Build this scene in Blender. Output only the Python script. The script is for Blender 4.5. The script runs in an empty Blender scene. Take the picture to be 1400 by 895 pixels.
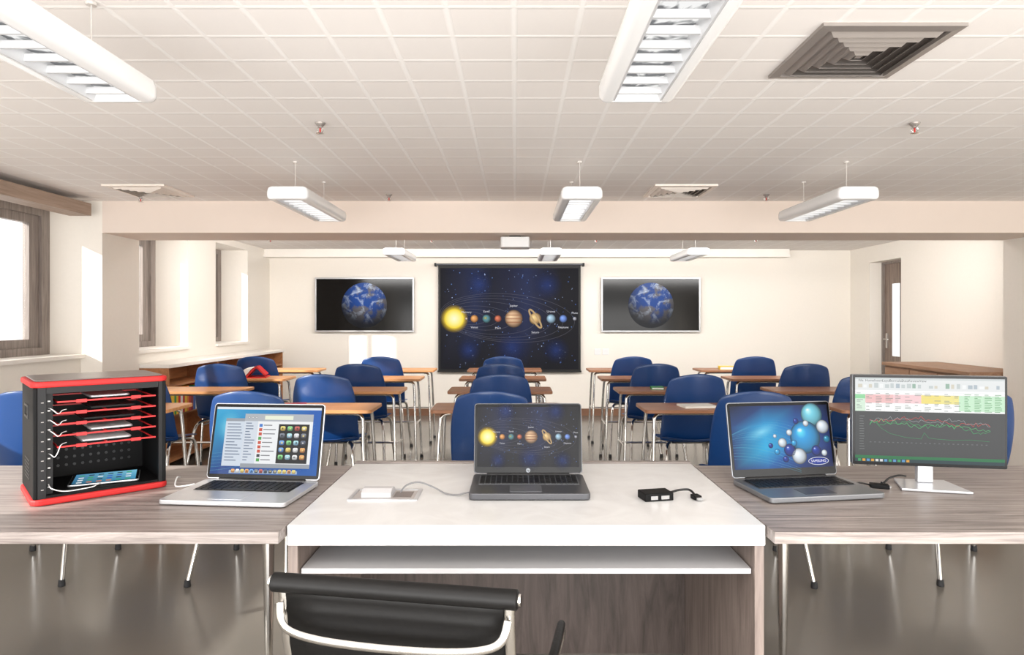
import bpy, bmesh, math, random
from mathutils import Vector, Matrix
random.seed(7)
C = bpy.context.scene.collection
R = math.radians
PI = math.pi
ZT = 0.80      # height of the desk and table tops

# ------------------------------------------------------------------ materials
def lin(c):
    def f(v):
        v = v/255.0
        return v/12.92 if v <= .04045 else ((v+.055)/1.055)**2.4
    a = c[3] if len(c) > 3 else 1.0
    return (f(c[0]), f(c[1]), f(c[2]), a)

def base_mat(name):
    m = bpy.data.materials.new(name); m.use_nodes = True
    nt = m.node_tree; b = nt.nodes['Principled BSDF']
    return m, nt, b

def mat(name, rgb, rough=.5, metal=0., var=.05, scale=6., bump=0., coat=0., emit=0., spec=None):
    m, nt, b = base_mat(name)
    tc = nt.nodes.new('ShaderNodeTexCoord'); n = nt.nodes.new('ShaderNodeTexNoise')
    n.inputs['Scale'].default_value = scale; n.inputs['Detail'].default_value = 4
    nt.links.new(tc.outputs['Object'], n.inputs['Vector'])
    mx = nt.nodes.new('ShaderNodeMix'); mx.data_type = 'RGBA'
    c = lin(rgb)
    mx.inputs['A'].default_value = tuple(min(1, v*(1-var)) for v in c[:3])+(1,)
    mx.inputs['B'].default_value = tuple(min(1, v*(1+var)) for v in c[:3])+(1,)
    nt.links.new(n.outputs['Fac'], mx.inputs['Factor'])
    nt.links.new(mx.outputs['Result'], b.inputs['Base Color'])
    b.inputs['Roughness'].default_value = rough; b.inputs['Metallic'].default_value = metal
    if coat: b.inputs['Coat Weight'].default_value = coat; b.inputs['Coat Roughness'].default_value = .05
    if spec is not None: b.inputs['Specular IOR Level'].default_value = spec
    if emit:
        nt.links.new(mx.outputs['Result'], b.inputs['Emission Color']); b.inputs['Emission Strength'].default_value = emit
    if bump:
        bp = nt.nodes.new('ShaderNodeBump'); bp.inputs['Strength'].default_value = bump; bp.inputs['Distance'].default_value = .005
        nt.links.new(n.outputs['Fac'], bp.inputs['Height']); nt.links.new(bp.outputs['Normal'], b.inputs['Normal'])
    return m

def wood(name, c1, c2, stretch=(1.2, 22, 22), rough=.45, fine=60, rnd=False):
    m, nt, b = base_mat(name)
    tc = nt.nodes.new('ShaderNodeTexCoord'); mp = nt.nodes.new('ShaderNodeMapping')
    mp.inputs['Scale'].default_value = stretch
    nt.links.new(tc.outputs['Object'], mp.inputs['Vector'])
    n = nt.nodes.new('ShaderNodeTexNoise'); n.inputs['Scale'].default_value = 1.6; n.inputs['Detail'].default_value = 8
    n.inputs['Roughness'].default_value = .7; n.inputs['Distortion'].default_value = .8
    nt.links.new(mp.outputs['Vector'], n.inputs['Vector'])
    r = nt.nodes.new('ShaderNodeValToRGB')
    r.color_ramp.elements[0].position = .34; r.color_ramp.elements[0].color = lin(c1)
    r.color_ramp.elements[1].position = .66; r.color_ramp.elements[1].color = lin(c2)
    nt.links.new(n.outputs['Fac'], r.inputs['Fac'])
    out = r.outputs['Color']
    if rnd:
        oi = nt.nodes.new('ShaderNodeObjectInfo'); hs = nt.nodes.new('ShaderNodeHueSaturation')
        mr = nt.nodes.new('ShaderNodeMapRange'); mr.inputs['To Min'].default_value = .75; mr.inputs['To Max'].default_value = 1.2
        nt.links.new(oi.outputs['Random'], mr.inputs['Value']); nt.links.new(mr.outputs['Result'], hs.inputs['Value'])
        nt.links.new(out, hs.inputs['Color']); out = hs.outputs['Color']
    nt.links.new(out, b.inputs['Base Color'])
    b.inputs['Roughness'].default_value = rough
    return m

def ceiling_mat():
    m, nt, b = base_mat('ceiling_tiles')
    tc = nt.nodes.new('ShaderNodeTexCoord'); sx = nt.nodes.new('ShaderNodeSeparateXYZ')
    nt.links.new(tc.outputs['Object'], sx.inputs[0])
    def line(sock, off):
        a = nt.nodes.new('ShaderNodeMath'); a.operation = 'ADD'; a.inputs[1].default_value = off; nt.links.new(sock, a.inputs[0])
        d = nt.nodes.new('ShaderNodeMath'); d.operation = 'DIVIDE'; d.inputs[1].default_value = .215; nt.links.new(a.outputs[0], d.inputs[0])
        f = nt.nodes.new('ShaderNodeMath'); f.operation = 'FRACT'; nt.links.new(d.outputs[0], f.inputs[0])
        g = nt.nodes.new('ShaderNodeMath'); g.operation = 'SUBTRACT'; g.inputs[1].default_value = .5; nt.links.new(f.outputs[0], g.inputs[0])
        h = nt.nodes.new('ShaderNodeMath'); h.operation = 'ABSOLUTE'; nt.links.new(g.outputs[0], h.inputs[0])
        return h.outputs[0]
    lx = line(sx.outputs['X'], 20.0); ly = line(sx.outputs['Y'], 20.07)
    mx = nt.nodes.new('ShaderNodeMath'); mx.operation = 'MAXIMUM'
    nt.links.new(lx, mx.inputs[0]); nt.links.new(ly, mx.inputs[1])
    r = nt.nodes.new('ShaderNodeValToRGB')
    e = r.color_ramp.elements
    e[0].position = .44; e[0].color = (0, 0, 0, 1); e[1].position = .475; e[1].color = (1, 1, 1, 1)
    nt.links.new(mx.outputs[0], r.inputs['Fac'])
    n = nt.nodes.new('ShaderNodeTexNoise'); n.inputs['Scale'].default_value = 60; nt.links.new(tc.outputs['Object'], n.inputs['Vector'])
    c = nt.nodes.new('ShaderNodeMix'); c.data_type = 'RGBA'
    c.inputs['A'].default_value = lin((236, 231, 227)); c.inputs['B'].default_value = lin((245, 242, 239))
    nt.links.new(r.outputs['Color'], c.inputs['Factor'])
    nt.links.new(c.outputs['Result'], b.inputs['Base Color'])
    ad = nt.nodes.new('ShaderNodeMath'); ad.operation = 'MULTIPLY_ADD'; ad.inputs[1].default_value = .08
    nt.links.new(n.outputs['Fac'], ad.inputs[0]); nt.links.new(r.outputs['Color'], ad.inputs[2])
    bp = nt.nodes.new('ShaderNodeBump'); bp.inputs['Strength'].default_value = .28; bp.inputs['Distance'].default_value = .005
    nt.links.new(ad.outputs[0], bp.inputs['Height']); nt.links.new(bp.outputs['Normal'], b.inputs['Normal'])
    b.inputs['Roughness'].default_value = .8
    b.inputs['Specular IOR Level'].default_value = .2
    return m

def lamp_mat():
    """reflector above the louvre: bright glow, with curved grey reflections painted into every cell"""
    m, nt, b = base_mat('lamp_reflector')
    tc = nt.nodes.new('ShaderNodeTexCoord'); n = nt.nodes.new('ShaderNodeTexNoise')
    n.inputs['Scale'].default_value = 14; n.inputs['Detail'].default_value = 2; n.inputs['Distortion'].default_value = 1.5
    nt.links.new(tc.outputs['Object'], n.inputs['Vector'])
    sx = nt.nodes.new('ShaderNodeSeparateXYZ'); nt.links.new(tc.outputs['Object'], sx.inputs[0])
    def M_(op, a, v=None, bsock=None):
        q = nt.nodes.new('ShaderNodeMath'); q.operation = op; nt.links.new(a, q.inputs[0])
        if bsock is not None: nt.links.new(bsock, q.inputs[1])
        elif v is not None: q.inputs[1].default_value = v
        return q.outputs[0]
    x2 = M_('MULTIPLY', M_('MULTIPLY', sx.outputs['X'], None, sx.outputs['X']), 5.0)
    yy = M_('ADD', M_('ADD', sx.outputs['Y'], None, x2), 10.0)
    f = M_('FRACT', M_('DIVIDE', yy, .0865))
    g = M_('ABSOLUTE', M_('SUBTRACT', f, .5))
    s = M_('ADD', M_('MULTIPLY', g, .9), None, n.outputs['Fac'])
    r = nt.nodes.new('ShaderNodeValToRGB'); e = r.color_ramp.elements
    e[0].position = .60; e[0].color = lin((112, 114, 116)); e[1].position = .80; e[1].color = (.97, .97, .96, 1)  # grey end of the ramp paints the reflections in the louvre cells
    nt.links.new(s, r.inputs['Fac'])
    nt.links.new(r.outputs['Color'], b.inputs['Emission Color']); b.inputs['Emission Strength'].default_value = .9
    b.inputs['Base Color'].default_value = (.03, .03, .03, 1); b.inputs['Roughness'].default_value = .4; b.inputs['Specular IOR Level'].default_value = .1
    return m

def art_mat(name, strength, rough, spec=.5):
    m, nt, b = base_mat(name)
    at = nt.nodes.new('ShaderNodeAttribute'); at.attribute_name = 'Col'
    b.inputs['Base Color'].default_value = (0.01, 0.01, 0.01, 1)
    nt.links.new(at.outputs['Color'], b.inputs['Emission Color']); b.inputs['Emission Strength'].default_value = strength
    nt.links.new(at.outputs['Alpha'], b.inputs['Alpha'])
    b.inputs['Roughness'].default_value = rough; b.inputs['Specular IOR Level'].default_value = spec
    return m

def earth_mat():
    m, nt, b = base_mat('earth_picture')
    tc = nt.nodes.new('ShaderNodeTexCoord')
    n = nt.nodes.new('ShaderNodeTexNoise'); n.inputs['Scale'].default_value = 2.6; n.inputs['Detail'].default_value = 8; n.inputs['Distortion'].default_value = .7
    n.inputs['Roughness'].default_value = .6
    n2 = nt.nodes.new('ShaderNodeTexNoise'); n2.inputs['Scale'].default_value = 1.4; n2.inputs['Detail'].default_value = 6
    mp = nt.nodes.new('ShaderNodeMapping'); mp.inputs['Location'].default_value = (5.2, 0, 2.4)
    nt.links.new(tc.outputs['Object'], mp.inputs['Vector'])
    nt.links.new(mp.outputs['Vector'], n.inputs['Vector']); nt.links.new(tc.outputs['Object'], n2.inputs['Vector'])
    land = nt.nodes.new('ShaderNodeValToRGB'); e = land.color_ramp.elements
    e[0].position = .50; e[0].color = lin((32, 74, 150)); e[1].position = .57; e[1].color = lin((112, 108, 112))
    nt.links.new(n2.outputs['Fac'], land.inputs['Fac'])
    cl = nt.nodes.new('ShaderNodeValToRGB'); e = cl.color_ramp.elements
    e[0].position = .51; e[0].color = (0, 0, 0, 1); e[1].position = .70; e[1].color = (1, 1, 1, 1)
    nt.links.new(n.outputs['Fac'], cl.inputs['Fac'])
    mx = nt.nodes.new('ShaderNodeMix'); mx.data_type = 'RGBA'; mx.inputs['B'].default_value = lin((218, 230, 248))
    nt.links.new(cl.outputs['Color'], mx.inputs['Factor']); nt.links.new(land.outputs['Color'], mx.inputs['A'])
    # picture of a lit globe: lit from above, dark at its lower edge
    vm = nt.nodes.new('ShaderNodeVectorMath'); vm.operation = 'DISTANCE'; vm.inputs[1].default_value = (.10, 0, .50)
    nt.links.new(tc.outputs['Object'], vm.inputs[0])
    mr = nt.nodes.new('ShaderNodeMapRange'); mr.interpolation_type = 'SMOOTHSTEP'
    mr.inputs['From Min'].default_value = .35; mr.inputs['From Max'].default_value = 1.4
    mr.inputs['To Min'].default_value = 1.0; mr.inputs['To Max'].default_value = 0.0
    nt.links.new(vm.outputs['Value'], mr.inputs['Value'])
    m2 = nt.nodes.new('ShaderNodeMix'); m2.data_type = 'RGBA'; m2.inputs['A'].default_value = (0.003, 0.004, 0.008, 1)
    nt.links.new(mr.outputs['Result'], m2.inputs['Factor']); nt.links.new(mx.outputs['Result'], m2.inputs['B'])
    b.inputs['Base Color'].default_value = (0.005, 0.005, 0.005, 1)
    nt.links.new(m2.outputs['Result'], b.inputs['Emission Color']); b.inputs['Emission Strength'].default_value = 1.0
    b.inputs['Roughness'].default_value = .2; b.inputs['Specular IOR Level'].default_value = .1
    return m

def pane_mat():
    m, nt, b = base_mat('window_glass')
    tr = nt.nodes.new('ShaderNodeBsdfTransparent'); mx = nt.nodes.new('ShaderNodeMixShader'); mx.inputs[0].default_value = .08
    b.inputs['Roughness'].default_value = .05; b.inputs['Base Color'].default_value = (.9, .95, 1, 1)
    nt.links.new(tr.outputs[0], mx.inputs[1]); nt.links.new(b.outputs[0], mx.inputs[2])
    nt.links.new(mx.outputs[0], nt.nodes['Material Output'].inputs['Surface'])
    return m

def marble_mat():
    m, nt, b = base_mat('white_marble')
    tc = nt.nodes.new('ShaderNodeTexCoord'); n = nt.nodes.new('ShaderNodeTexNoise')
    n.inputs['Scale'].default_value = 5; n.inputs['Detail'].default_value = 10; n.inputs['Distortion'].default_value = 1.8
    nt.links.new(tc.outputs['Object'], n.inputs['Vector'])
    r = nt.nodes.new('ShaderNodeValToRGB'); e = r.color_ramp.elements
    e[0].position = .32; e[0].color = lin((211, 210, 210)); e[1].position = .64; e[1].color = lin((222, 222, 222))
    nt.links.new(n.outputs['Fac'], r.inputs['Fac']); nt.links.new(r.outputs['Color'], b.inputs['Base Color'])
    b.inputs['Roughness'].default_value = .3; b.inputs['Specular IOR Level'].default_value = .3
    return m

M = dict(
    ceiling=ceiling_mat(), wall=mat('cream_wall', (236, 230, 221), .8, var=.02, bump=.05, scale=40, spec=.2),
    beam=mat('beam_paint', (226, 212, 201), .8, var=.02, spec=.2),
    floor=mat('polished_floor', (114, 109, 102), .19, var=.07, scale=1.5, spec=.6),
    basebd=mat('baseboard_brown', (120, 84, 62), .5), sill=mat('sill_cream', (238, 233, 226), .5),
    winframe=wood('window_wood', (112, 102, 97), (154, 143, 136), (22, 22, 1.2), .5), pelmet=wood('pelmet_wood', (142, 122, 106), (172, 150, 134), (22, 1.2, 22), .6),
    pane=pane_mat(), door=wood('door_wood', (108, 92, 82), (152, 134, 122), (18, 18, 1.2)), glowglass=mat('glowing_glass', (235, 238, 240), .2, emit=.7),  # door glass glows by itself, its brightness is painted in
    white=mat('white_enamel', (232, 232, 232), .25, var=.01), lamp=lamp_mat(),
    louvre=mat('louvre_metal', (205, 206, 208), .3, .2, var=.02), wire=mat('wire', (215, 210, 205), .4, .3),
    ventdark=mat('vent_steel', (160, 153, 148), .38, .5), ventlit=mat('vent_lit', (236, 226, 216), .4), black=mat('matte_black', (14, 14, 15), .6),  # paler vent colour is bright light painted onto the same kind of vent
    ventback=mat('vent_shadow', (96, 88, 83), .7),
    red=mat('sprinkler_red', (190, 30, 25), .3), chrome=mat('chrome', (215, 213, 210), .12, 1., var=.02),
    blue=mat('blue_plastic', (15, 56, 110), .33, var=.06, coat=.12), foot=mat('rubber', (40, 40, 42), .7),
    desk_o=wood('desk_sunlit_wood', (190, 128, 78), (222, 164, 110), (2, 30, 30), .4, rnd=True),  # orange is sunlight put into the colour of the window-side desks
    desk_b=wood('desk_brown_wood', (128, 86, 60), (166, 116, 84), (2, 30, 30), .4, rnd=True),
    taupe=wood('taupe_laminate', (108, 98, 94), (168, 158, 153), (1.5, 32, 32), .4),
    taupev=wood('taupe_upright', (112, 99, 93), (152, 138, 131), (16, 16, 1.4), .45),
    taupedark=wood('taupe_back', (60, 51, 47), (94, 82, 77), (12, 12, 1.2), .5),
    marble=marble_mat(), tray=mat('tray_white', (192, 191, 193), .4, var=.01),
    caseblack=mat('case_black', (8, 8, 9), .6, var=.1, spec=.2), casered=mat('case_red', (186, 40, 40), .55, spec=.3), casegrey=mat('case_grey', (226, 224, 224), .4),
    shelfred=mat('shelf_red', (190, 30, 32), .5), caseface=mat('case_face', (22, 22, 24), .5, spec=.3),
    casetop=mat('case_top', (112, 102, 99), .3), outlet=mat('outlet_grey', (178, 172, 170), .4),
    cable_w=mat('cable_white', (240, 240, 240), .4), cable_b=mat('cable_black', (14, 14, 16), .4), cable_g=mat('cable_grey', (120, 120, 122), .4),
    silver=mat('aluminium', (206, 208, 212), .3, .6, var=.02), dgrey=mat('dark_aluminium', (92, 93, 97), .35, .6, var=.04), mgrey=mat('mid_aluminium', (136, 138, 142), .32, .7, var=.03),
    keyblack=mat('key_black', (18, 18, 20), .45), bezel=mat('bezel_black', (10, 10, 12), .2, spec=.2), tvglass=mat('tv_glass', (10, 9, 9), .12, spec=.2),
    tvframe=mat('tv_frame_silver', (190, 190, 192), .3, .5), leather=mat('black_leather', (9, 8, 8), .5, var=.2, bump=.1, scale=60, spec=.3),
    bookwood=wood('bookcase_wood', (150, 96, 58), (184, 126, 82), (14, 1.5, 14), .5), cabwood=wood('cabinet_wood', (128, 94, 70), (160, 124, 98), (14, 1.5, 14), .5),
    paper=mat('paper', (245, 243, 238), .7), gold=mat('metal_pin', (190, 190, 190), .2, 1.),
)
ART = art_mat('screen_picture_far', 1.0, .7, .1)
ARTN = art_mat('screen_picture_near', 1.0, .3, .12)
EARTH = earth_mat()

# ------------------------------------------------------------------ mesh helpers
def NB(): return bmesh.new()
def box(bm, x0, x1, y0, y1, z0, z1):
    v = [bm.verts.new(p) for p in ((x0,y0,z0),(x1,y0,z0),(x1,y1,z0),(x0,y1,z0),(x0,y0,z1),(x1,y0,z1),(x1,y1,z1),(x0,y1,z1))]
    for f in ((0,3,2,1),(4,5,6,7),(0,1,5,4),(1,2,6,5),(2,3,7,6),(3,0,4,7)): bm.faces.new([v[i] for i in f])
    return bm
def prism(bm, pts, vec):
    vec = Vector(vec); a = [bm.verts.new(p) for p in pts]; b = [bm.verts.new(Vector(p)+vec) for p in pts]
    n = len(pts)
    bm.faces.new(a); bm.faces.new(b[::-1])
    for i in range(n): bm.faces.new((a[i], b[i], b[(i+1) % n], a[(i+1) % n]))
    return bm
def rr(w, h, r, n=5):
    out = []
    for cx, cy, a0 in ((w/2-r, h/2-r, 0), (-w/2+r, h/2-r, 90), (-w/2+r, -h/2+r, 180), (w/2-r, -h/2+r, 270)):
        for i in range(n+1):
            a = R(a0+90*i/n); out.append((cx+r*math.cos(a), cy+r*math.sin(a)))
    return out
def plate_xy(bm, cx, cy, w, d, r, z0, z1):
    return prism(bm, [(cx+x, cy+y, z0) for x, y in rr(w, d, r)], (0, 0, z1-z0))
def plate_xz(bm, cx, cz, w, h, r, y0, y1):
    return prism(bm, [(cx+x, y0, cz+z) for x, z in rr(w, h, r)], (0, y1-y0, 0))
def crv(pts, n=6):
    P = [Vector(p) for p in pts]; out = []
    for i in range(len(P)-1):
        p0 = P[max(i-1, 0)]; p1 = P[i]; p2 = P[i+1]; p3 = P[min(i+2, len(P)-1)]
        for k in range(n):
            t = k/n
            out.append(.5*((2*p1)+(-p0+p2)*t+(2*p0-5*p1+4*p2-p3)*t*t+(-p0+3*p1-3*p2+p3)*t**3))
    out.append(P[-1]); return out
def tube(bm, pts, r, seg=8):
    P = [Vector(p) for p in pts]; n = len(P)
    rad = r if isinstance(r, (list, tuple)) else [r]*n
    T = [(P[min(i+1, n-1)]-P[max(i-1, 0)]).normalized() for i in range(n)]
    u = T[0].orthogonal().normalized(); rings = []
    for i in range(n):
        u = (u - T[i]*u.dot(T[i])).normalized(); w = T[i].cross(u)
        rings.append([bm.verts.new(P[i]+rad[i]*(u*math.cos(2*PI*k/seg)+w*math.sin(2*PI*k/seg))) for k in range(seg)])
    for i in range(n-1):
        for k in range(seg):
            bm.faces.new((rings[i][k], rings[i][(k+1) % seg], rings[i+1][(k+1) % seg], rings[i+1][k]))
    bm.faces.new(rings[0][::-1]); bm.faces.new(rings[-1])
    return bm
def band(bm, pts, wdt, thk, face=(0, -1, 0), seg=12):
    """flat bar: wide in the plane facing `face`, thin along it"""
    P = [Vector(p) for p in pts]; n = len(P); f = Vector(face); rings = []
    for i in range(n):
        T = (P[min(i+1, n-1)]-P[max(i-1, 0)]).normalized()
        s = T.cross(f).normalized(); nn = s.cross(T).normalized()
        rings.append([bm.verts.new(P[i]+s*(wdt/2)*math.cos(2*PI*k/seg)+nn*(thk/2)*math.sin(2*PI*k/seg)) for k in range(seg)])
    for i in range(n-1):
        for k in range(seg): bm.faces.new((rings[i][k], rings[i][(k+1) % seg], rings[i+1][(k+1) % seg], rings[i+1][k]))
    bm.faces.new(rings[0][::-1]); bm.faces.new(rings[-1])
    return bm
def grid(bm, nu, nv, f):
    V = [[bm.verts.new(f(i/nu, j/nv)) for j in range(nv+1)] for i in range(nu+1)]
    for i in range(nu):
        for j in range(nv): bm.faces.new((V[i][j], V[i+1][j], V[i+1][j+1], V[i][j+1]))
    return bm
def lathe(bm, prof, c=(0, 0, 0), seg=16):
    return tube(bm, [(c[0], c[1], c[2]+z) for r, z in prof], [max(r, .0004) for r, z in prof], seg)
def frame_xz(bm, x0, x1, z0, z1, b, y0, y1, bt=None):
    bt = bt or b
    box(bm, x0, x1, y0, y1, z1-bt, z1); box(bm, x0, x1, y0, y1, z0, z0+bt)
    box(bm, x0, x0+b, y0, y1, z0+bt, z1-bt); box(bm, x1-b, x1, y0, y1, z0+bt, z1-bt)
    return bm
def frame_yz(bm, y0, y1, z0, z1, b, x0, x1, bt=None):
    bt = bt or b
    box(bm, x0, x1, y0, y1, z1-bt, z1); box(bm, x0, x1, y0, y1, z0, z0+bt)
    box(bm, x0, x1, y0, y0+b, z0+bt, z1-bt); box(bm, x0, x1, y1-b, y1, z0+bt, z1-bt)
    return bm

def obj(name, bm, m, parent=None, smooth=False, bev=0, fix=True):
    if fix: bmesh.ops.recalc_face_normals(bm, faces=bm.faces)
    me = bpy.data.meshes.new(name); bm.to_mesh(me); bm.free()
    me.materials.append(m)
    if smooth:
        for p in me.polygons: p.use_smooth = True
        me.set_sharp_from_angle(angle=R(40))
    o = bpy.data.objects.new(name, me); C.objects.link(o)
    if parent: o.parent = parent
    if bev:
        md = o.modifiers.new('bevel', 'BEVEL'); md.width = bev; md.segments = 2; md.limit_method = 'ANGLE'
    return o
def thing(name, label, cat, loc=(0, 0, 0), rz=0, group=None):
    o = bpy.data.objects.new(name, None); C.objects.link(o); o.empty_display_size = .1
    o.location = loc; o.rotation_euler = (0, 0, rz); o['label'] = label; o['category'] = cat
    if group: o['group'] = group
    return o
def tag(o, label, cat, group=None):
    o['label'] = label; o['category'] = cat
    if group: o['group'] = group
    return o
def struct(name, bm, m, parent=None, **k):
    o = obj(name, bm, m, parent, **k)
    if not parent: o['kind'] = 'structure'
    return o
def dup(root, loc, rz, label):
    r = root.copy(); C.objects.link(r); r.location = loc; r.rotation_euler = (0, 0, rz); r['label'] = label
    for ch in list(root.children):
        c = ch.copy(); C.objects.link(c); c.parent = r
        for g in list(ch.children):
            d = g.copy(); C.objects.link(d); d.parent = c
    return r

# ------------------------------------------------------------------ flat screen pictures
TXT = {}
def text_mesh(s):
    if s in TXT: return TXT[s]
    cu = bpy.data.curves.new('t', 'FONT'); cu.body = s; cu.align_x = 'CENTER'; cu.align_y = 'CENTER'; cu.resolution_u = 3
    o = bpy.data.objects.new('t', cu); C.objects.link(o)
    bpy.context.view_layer.update()
    dg = bpy.context.evaluated_depsgraph_get()
    me = o.evaluated_get(dg).to_mesh()
    data = ([tuple(v.co[:2]) for v in me.vertices], [tuple(p.vertices) for p in me.polygons])
    o.evaluated_get(dg).to_mesh_clear()
    bpy.data.objects.remove(o); bpy.data.curves.remove(cu)
    TXT[s] = data; return data
class Art:
    def __init__(s, eps):
        s.bm = bmesh.new(); s.lay = s.bm.loops.layers.float_color.new('Col'); s.eps = eps
    def poly(s, pts, col, L):
        vs = [s.bm.verts.new((p[0], -L*s.eps, p[1])) for p in pts]
        try: f = s.bm.faces.new(vs)
        except ValueError: return
        for i, lp in enumerate(f.loops):
            lp[s.lay] = lin(col[i]) if isinstance(col, list) else lin(col)
    def rect(s, u0, v0, u1, v1, col, L): s.poly([(u0, v0), (u1, v0), (u1, v1), (u0, v1)], col, L)
    def stops(s, cx, cy, rx, ry, st, L, n=28, rot=0, off=(0, 0)):
        ca, sa = math.cos(rot), math.sin(rot)
        def pt(r, k):
            x = rx*r*math.cos(2*PI*k/n)+off[0]*rx*(1-r); y = ry*r*math.sin(2*PI*k/n)+off[1]*ry*(1-r)
            return (cx+x*ca-y*sa, cy+x*sa+y*ca)
        for (r0, c0), (r1, c1) in zip(st[:-1], st[1:]):
            for k in range(n):
                if r0 == 0: s.poly([pt(0, 0), pt(r1, k), pt(r1, k+1)], [c0, c1, c1], L)
                else: s.poly([pt(r0, k), pt(r1, k), pt(r1, k+1), pt(r0, k+1)], [c0, c1, c1, c0], L)
    def ell(s, cx, cy, a, b, w, col, L, rot=0, n=64):
        ca, sa = math.cos(rot), math.sin(rot)
        P = []
        for k in range(n+1):
            x = a*math.cos(2*PI*k/n); y = b*math.sin(2*PI*k/n); P.append((cx+x*ca-y*sa, cy+x*sa+y*ca))
        s.line(P, w, col, L)
    def line(s, P, w, col, L):
        for (x0, y0), (x1, y1) in zip(P[:-1], P[1:]):
            d = math.hypot(x1-x0, y1-y0) or 1e-9; nx, ny = -(y1-y0)/d*w/2, (x1-x0)/d*w/2
            s.poly([(x0-nx, y0-ny), (x1-nx, y1-ny), (x1+nx, y1+ny), (x0+nx, y0+ny)], col, L)
    def text(s, t, x, y, size, col, L):
        vs, ps = text_mesh(t)
        for p in ps: s.poly([(x+vs[i][0]*size, y+vs[i][1]*size) for i in p], col, L)
    def done(s, name, m, parent): return obj(name, s.bm, m, parent, fix=False)

def solar(W, H, eps, name, m, parent, dim=1.0):
    a = Art(eps); k = W/193.0; rnd = random.Random(3)
    dm = lambda c: tuple(int(q*dim) for q in c)
    n0 = dm((14, 15, 24)); n1 = dm((24, 28, 50))
    NX = 8
    row = [n0, n1, dm((28, 38, 72)), dm((18, 22, 40)), dm((24, 28, 54)), dm((30, 40, 76)), n1, n0, n0]
    for i in range(NX):
        x0 = -W/2+W*i/NX; x1 = -W/2+W*(i+1)/NX
        c0 = row[i]; c1 = row[i+1]
        a.poly([(x0, -H/2), (x1, -H/2), (x1, 0), (x0, 0)], [n0, n0, c1, c0], 0)
        a.poly([(x0, 0), (x1, 0), (x1, H/2), (x0, H/2)], [c0, c1, c1, c0], 0)
    P = lambda x, y: ((x-697)*k, -(y-434)*k)
    for (x, y, r) in ((655, 386, 21), (750, 387, 22), (700, 474, 26), (762, 478, 20), (640, 478, 18)):
        u, v = P(x, y); a.stops(u, v, r*k, r*k, [(0, dm((44, 74, 150))+(.42,)), (1, (20, 30, 80, 0))], 1, 16)
    for _ in range(170):
        u = rnd.uniform(-.48, .48)*W; v = rnd.uniform(-.48, .48)*H; r = rnd.choice((.35, .5, .5, .8))*k
        a.poly([(u-r, v), (u, v-r), (u+r, v), (u, v+r)], rnd.choice([(100, 140, 210), (170, 190, 235), (70, 110, 190)]), 2)
    pl = [(637, 1.8, (190, 170, 150), 'Mercury', -9), (648, 5.5, (206, 140, 80), 'Venus', 12), (665, 6, (80, 130, 140), 'Earth', -10),
          (681, 5, (180, 96, 70), 'Mars', 13), (703, 12.5, (200, 160, 125), 'Jupiter', -18), (733, 8.5, (205, 165, 110), 'Saturn', 19),
          (755, 6.5, (140, 170, 190), 'Uranus', -10), (772, 5.5, (100, 130, 200), 'Neptune', 12), (788, 2.8, (150, 150, 160), 'Pluto', -8)]
    for x, r, c, nm, dy in pl:
        d = x-620; u, v = P(620+d*.44, 434-1)
        a.ell(u, v, d*.56*k, d*.2*k, .45*k, (130, 130, 145, .32), 3, R(-4))
    u, v = P(620, 434)
    a.stops(u, v, k, k, [(0, (255, 253, 215)), (8, (255, 242, 140)), (12.5, (250, 222, 70)), (15, (225, 190, 50, .55)), (20, (150, 120, 20, 0))], 4, 40)
    for x, r, c, nm, dy in pl:
        u, v = P(x, 434)
        hi = tuple(min(255, int(q*1.25)+20) for q in c); lo = tuple(int(q*.3) for q in c)
        if nm == 'Saturn':
            a.ell(u, v, 15*k, 3.6*k, 2.4*k, (190, 160, 115), 6, R(-58))
        a.stops(u, v, r*k, r*k, [(0, hi), (.6, c), (1, lo)], 5, 24, off=(-.35, .3))
        if nm == 'Jupiter':
            for dv in (-5, 0, 5):
                hw = math.sqrt(r*r-dv*dv)*.93*k
                a.rect(u-hw, v+(dv-.9)*k, u+hw, v+(dv+.9)*k, (150, 96, 66, .6), 6)
        if nm == 'Earth': a.stops(u-1.5*k, v+1*k, 2.6*k, 2.2*k, [(0, (180, 175, 130)), (1, (110, 140, 90))], 6, 8)
        a.text(nm, u, v-dy*k, 4.1*k, (215, 215, 222), 7)
    return a.done(name, m, parent)

# ------------------------------------------------------------------ ROOM SHELL
XL, XR, YB, ZC, YF = -4.1, 5.1, 9.5, 2.38, -1.4
YB1, YB2, ZB = 5.51, 6.05, 2.116
struct('floor', box(NB(), XL, XR, YF, YB+.15, -.1, 0), M['floor'])
struct('ceiling', box(NB(), XL, XR, YF, YB+.15, ZC, ZC+.1), M['ceiling'])
struct('wall_back', box(NB(), XL, XR, YB, YB+.15, 0, ZC), M['wall'])
b = NB()
zs, zw = 1.10, 2.30
box(b, XL, -3.64, YF, YB1, 0, zs-.03)
box(b, XL, -3.64, YF, .3, zs-.03, ZC)
box(b, XL, -3.64, 3.2, 4.0, zs-.03, ZC)
box(b, XL, -3.64, .3, 3.2, zw, ZC)  # lintel over an unseen opening added to let daylight into the foreground
box(b, XL, -3.64, 4.0, YB1, zw, ZC)
box(b, XL, -3.46, YB1, YB2, 0, ZC)
box(b, XL, -3.55, YB2, YB, 0, zs-.03)
box(b, XL, -3.55, YB2, YB, zw, ZC)
box(b, XL, -3.55, 7.13, 7.79, zs-.03, zw)
box(b, XL, -3.55, 8.72, YB, zs-.03, zw)
struct('wall_left', b, M['wall'])
b = NB()
dy0, dy1, dz = 8.25, 8.98, 2.16
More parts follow.
